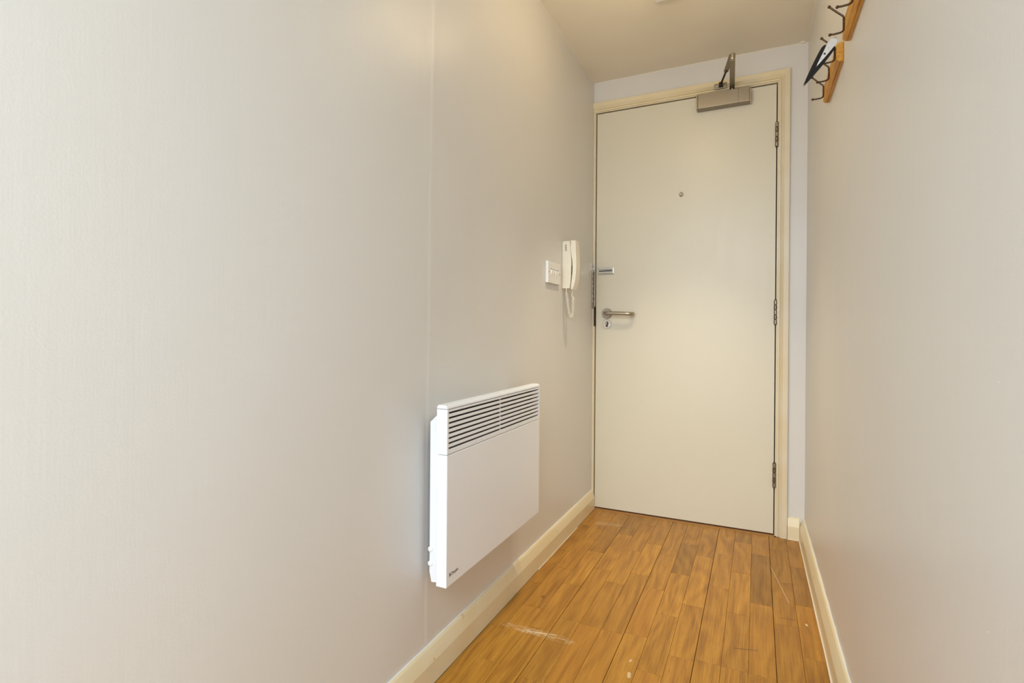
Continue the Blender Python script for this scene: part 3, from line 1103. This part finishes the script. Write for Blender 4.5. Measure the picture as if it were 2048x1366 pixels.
def rack(y0, y1, hooks, label):
    """y0 nearer the camera, y1 further; hooks = y positions"""
    ang = math.atan(KW)                       # follows the wall
    root = empty('coat_rack', (W((y0 + y1) / 2), (y0 + y1) / 2, 1.653), label, 'coat rack', 'honey oak coat racks on the right wall')
    root.rotation_euler = (0, 0, -math.atan(KW))
    ym = (y0 + y1) / 2
    h = 0.052
    # moulded board: bevelled front edges and a groove under the front
    prof = [(-0.0004, 0.0), (-0.0068, 0.0), (-0.0072, 0.0022), (-0.0084, 0.0022), (-0.0088, 0.0004), (-0.0130, 0.0010), (-0.0134, 0.0030), (-RT, 0.0062), (-RT, h - 0.0065), (-0.0130, h - 0.0020), (-0.0085, h), (-0.0004, h)]
    bm = NB()
    prism(bm, prof, 1, y0 - ym, y1 - ym, 0.0008)
    build('backboard', bm, M_RACK, root)
    for hy in hooks:
        y = hy - ym
        hk = empty('hook', (0, 0, 0))
        hk.parent = root
        hk.location = (-RT, y, 0)
        # wire body: upper prong, spine on the board, lower prong
        up_ = [(-0.0330, 0, 0.0790), (-0.0175, 0, 0.0630), (-0.0030, 0, 0.0490)]
        sp_ = [(-0.0022, 0, 0.0460), (-0.0020, 0, 0.0350), (-0.0020, 0, 0.0200)]
        lo_ = arc((-0.0020, 0, 0.0180), (-0.0020, 0, 0.0105), (-0.0110, 0, 0.0095), 6) + [(-0.0220, 0, 0.0088), (-0.0310, 0, 0.0092)]
        build('hook_wire', tube(NB(), up_ + sp_ + lo_, 0.0023, 10), M_BRONZE, hk, smooth=True, angle=60)
        for c in (up_[0], lo_[-1]):
            bm = NB()
            bmesh.ops.create_icosphere(bm, subdivisions=2, radius=0.0038, matrix=Matrix.Translation(c))
            build('ball_tip', bm, M_BRONZE, hk, smooth=True, angle=80)
        bm = NB()
        lathe(bm, [(0.0048, 0.0), (0.0048, 0.0010), (0.0035, 0.0022), (0.0, 0.0026)], (0, 0.0, 0.0330), (-1, 0, 0), 16)
        build('screw_plate', bm, M_BRONZE, hk, smooth=True)
    return root


rack(-1.0050, -0.7200, (-0.9880, -0.8700, -0.7430), 'short oak coat rack nearer the door with the pointed black tool on it')
rack(-1.4000, -1.1100, (-1.3850, -1.2650, -1.1420), 'short oak coat rack nearer the camera with empty hooks, cut by the top edge')

# ------------------------------------------------------------------ pointed tool on the rack
TY = -0.9980
TA = Vector((W(TY) - 0.0215, TY, 1.7170))      # wide end on the hook
TB = Vector((W(TY) - 0.0955, TY, 1.6030))      # point
ax = (TB - TA)
TL = ax.length
ax.normalize()
nn = Vector((0, -1, 0))
ww = nn.cross(ax).normalized()
if ww.x > 0:
    ww = -ww                                    # ww: towards the corridor side
tool = empty('pointed_hand_tool', TA, 'pointed black-sided tool with riveted silver plate hanging from a rack hook', 'hand tool')


def plate(pts, y0, y1, bev=0.0006):
    """outline in (along, across) fractions of the tool's own plane, thickness along -y"""
    bm = NB()
    A = [bm.verts.new(ax * (a * TL) + ww * b + nn * y0) for a, b in pts]
    B = [bm.verts.new(ax * (a * TL) + ww * b + nn * y1) for a, b in pts]
    fs = [bm.faces.new(A), bm.faces.new(B[::-1])]
    m = len(pts)
    for i in range(m):
        bm.faces.new((A[i], A[(i + 1) % m], B[(i + 1) % m], B[i]))
    if bev:
        es = set(fs[0].edges) | set(fs[1].edges)
        bmesh.ops.bevel(bm, geom=list(es), offset=bev, segments=2, affect='EDGES', profile=0.5)
    return bm


# two black scales meeting below the plate, a bare steel tip
build('scale', plate([(0.16, 0.0150), (0.13, 0.0095), (0.40, 0.0020), (0.60, 0.0000), (0.93, -0.0002), (0.97, 0.0018), (0.75, 0.0075), (0.52, 0.0125), (0.32, 0.0160), (0.22, 0.0170)], -0.003, 0.003), M_BLACK, tool)
build('scale', plate([(0.12, -0.0095), (0.11, -0.0130), (0.20, -0.0140), (0.45, -0.0120), (0.75, -0.0065), (0.97, -0.0010), (0.93, -0.0004), (0.60, -0.0002), (0.50, -0.0022)], -0.003, 0.003), M_BLACK, tool)
build('steel_tip', plate([(0.90, 0.0028), (0.90, -0.0028), (1.0, 0.0)], -0.0012, 0.0012, 0), M_STEEL, tool)
build('silver_plate', plate([(-0.02, -0.0065), (-0.02, 0.0010), (0.02, 0.0085), (0.10, 0.0105), (0.30, 0.0055), (0.54, 0.0008), (0.57, -0.0005), (0.54, -0.0018), (0.35, -0.0060), (0.10, -0.0105), (0.02, -0.0105)], 0.0031, 0.0052), M_SILVER, tool)
for a, r, mt in ((0.20, 0.0021, M_CHROME), (0.31, 0.0026, M_INK), (0.42, 0.0018, M_CHROME)):
    bm = NB()
    lathe(bm, [(r, 0.0), (r, 0.0008), (r * 0.6, 0.0014), (0, 0.0015)], ax * (a * TL) + nn * 0.0051, nn, 16)
    build('rivet', bm, mt, tool, smooth=True)
bm = NB()
tube(bm, [Vector((0, 0, 0)) + ax * (-0.02 * TL + 0.0045 * math.cos(t)) + ww * (0.0045 * math.sin(t)) for t in [6.2832 * k / 18 for k in range(18)]], 0.0010, 6, True)
build('hanging_ring', bm, M_CHROME, tool, smooth=True)

# ------------------------------------------------------------------ ceiling spotlight bar
lb = empty('ceiling_spotlight_bar', (0.457, -0.87, H), 'white ceiling spotlight bar at the top edge of the picture', 'ceiling light')
bm = NB()
box(bm, 0.4140, 0.5000, -1.220, -0.600, H - 0.031, H - 0.0005, 0.007, 3)
adopt(build('ceiling_plate', bm, M_PLAST, smooth=True), lb)
for y, tilt in ((-0.92, 15), (-1.12, 4)):
    hd = empty('spot_head', (0, 0, 0))
    hd.parent = lb
    hd.location = Vector((0.457, y, H - 0.031)) - Vector(lb.location)
    hd.rotation_euler = (math.radians(tilt), 0, 0)
    build('stem', lathe(NB(), [(0.007, 0.0), (0.007, 0.028)], (0, 0, 0), (0, 0, -1), 14), M_PLAST, hd, smooth=True)
    build('shade', lathe(NB(), [(0.014, 0.026), (0.024, 0.032), (0.030, 0.060), (0.034, 0.092), (0.031, 0.092), (0.027, 0.062), (0.0, 0.060)], (0, 0, 0), (0, 0, -1), 28), M_PLAST, hd, smooth=True)
    build('bulb', lathe(NB(), [(0.012, 0.058), (0.014, 0.075), (0.021, 0.092), (0.0235, 0.105), (0.021, 0.117), (0.013, 0.125), (0.0, 0.128)], (0, 0, 0), (0, 0, -1), 24), M_LAMP, hd, smooth=True)
    for kind, power, tint in (('SPOT', 40 if tilt > 10 else 20, (1.0, 0.87, 0.64)), ('POINT', 10, (1.0, 0.755, 0.42))):
        d = bpy.data.lights.new('bulb_light', kind)
        if kind == 'SPOT':                      # the reflector's downward beam
            d.spot_size = math.radians(66)
            d.spot_blend = 1.0
        d.shadow_soft_size = 0.026
        d.energy = power
        d.color = tint
        lo = bpy.data.objects.new('bulb_light', d)
        COL.objects.link(lo)
        dd = 0.135 if kind == 'SPOT' else 0.105
        lo.location = (0.457, y + dd * math.sin(math.radians(tilt)), H - 0.031 - dd * math.cos(math.radians(tilt)))
        lo.rotation_euler = (math.radians(tilt), 0, 0)
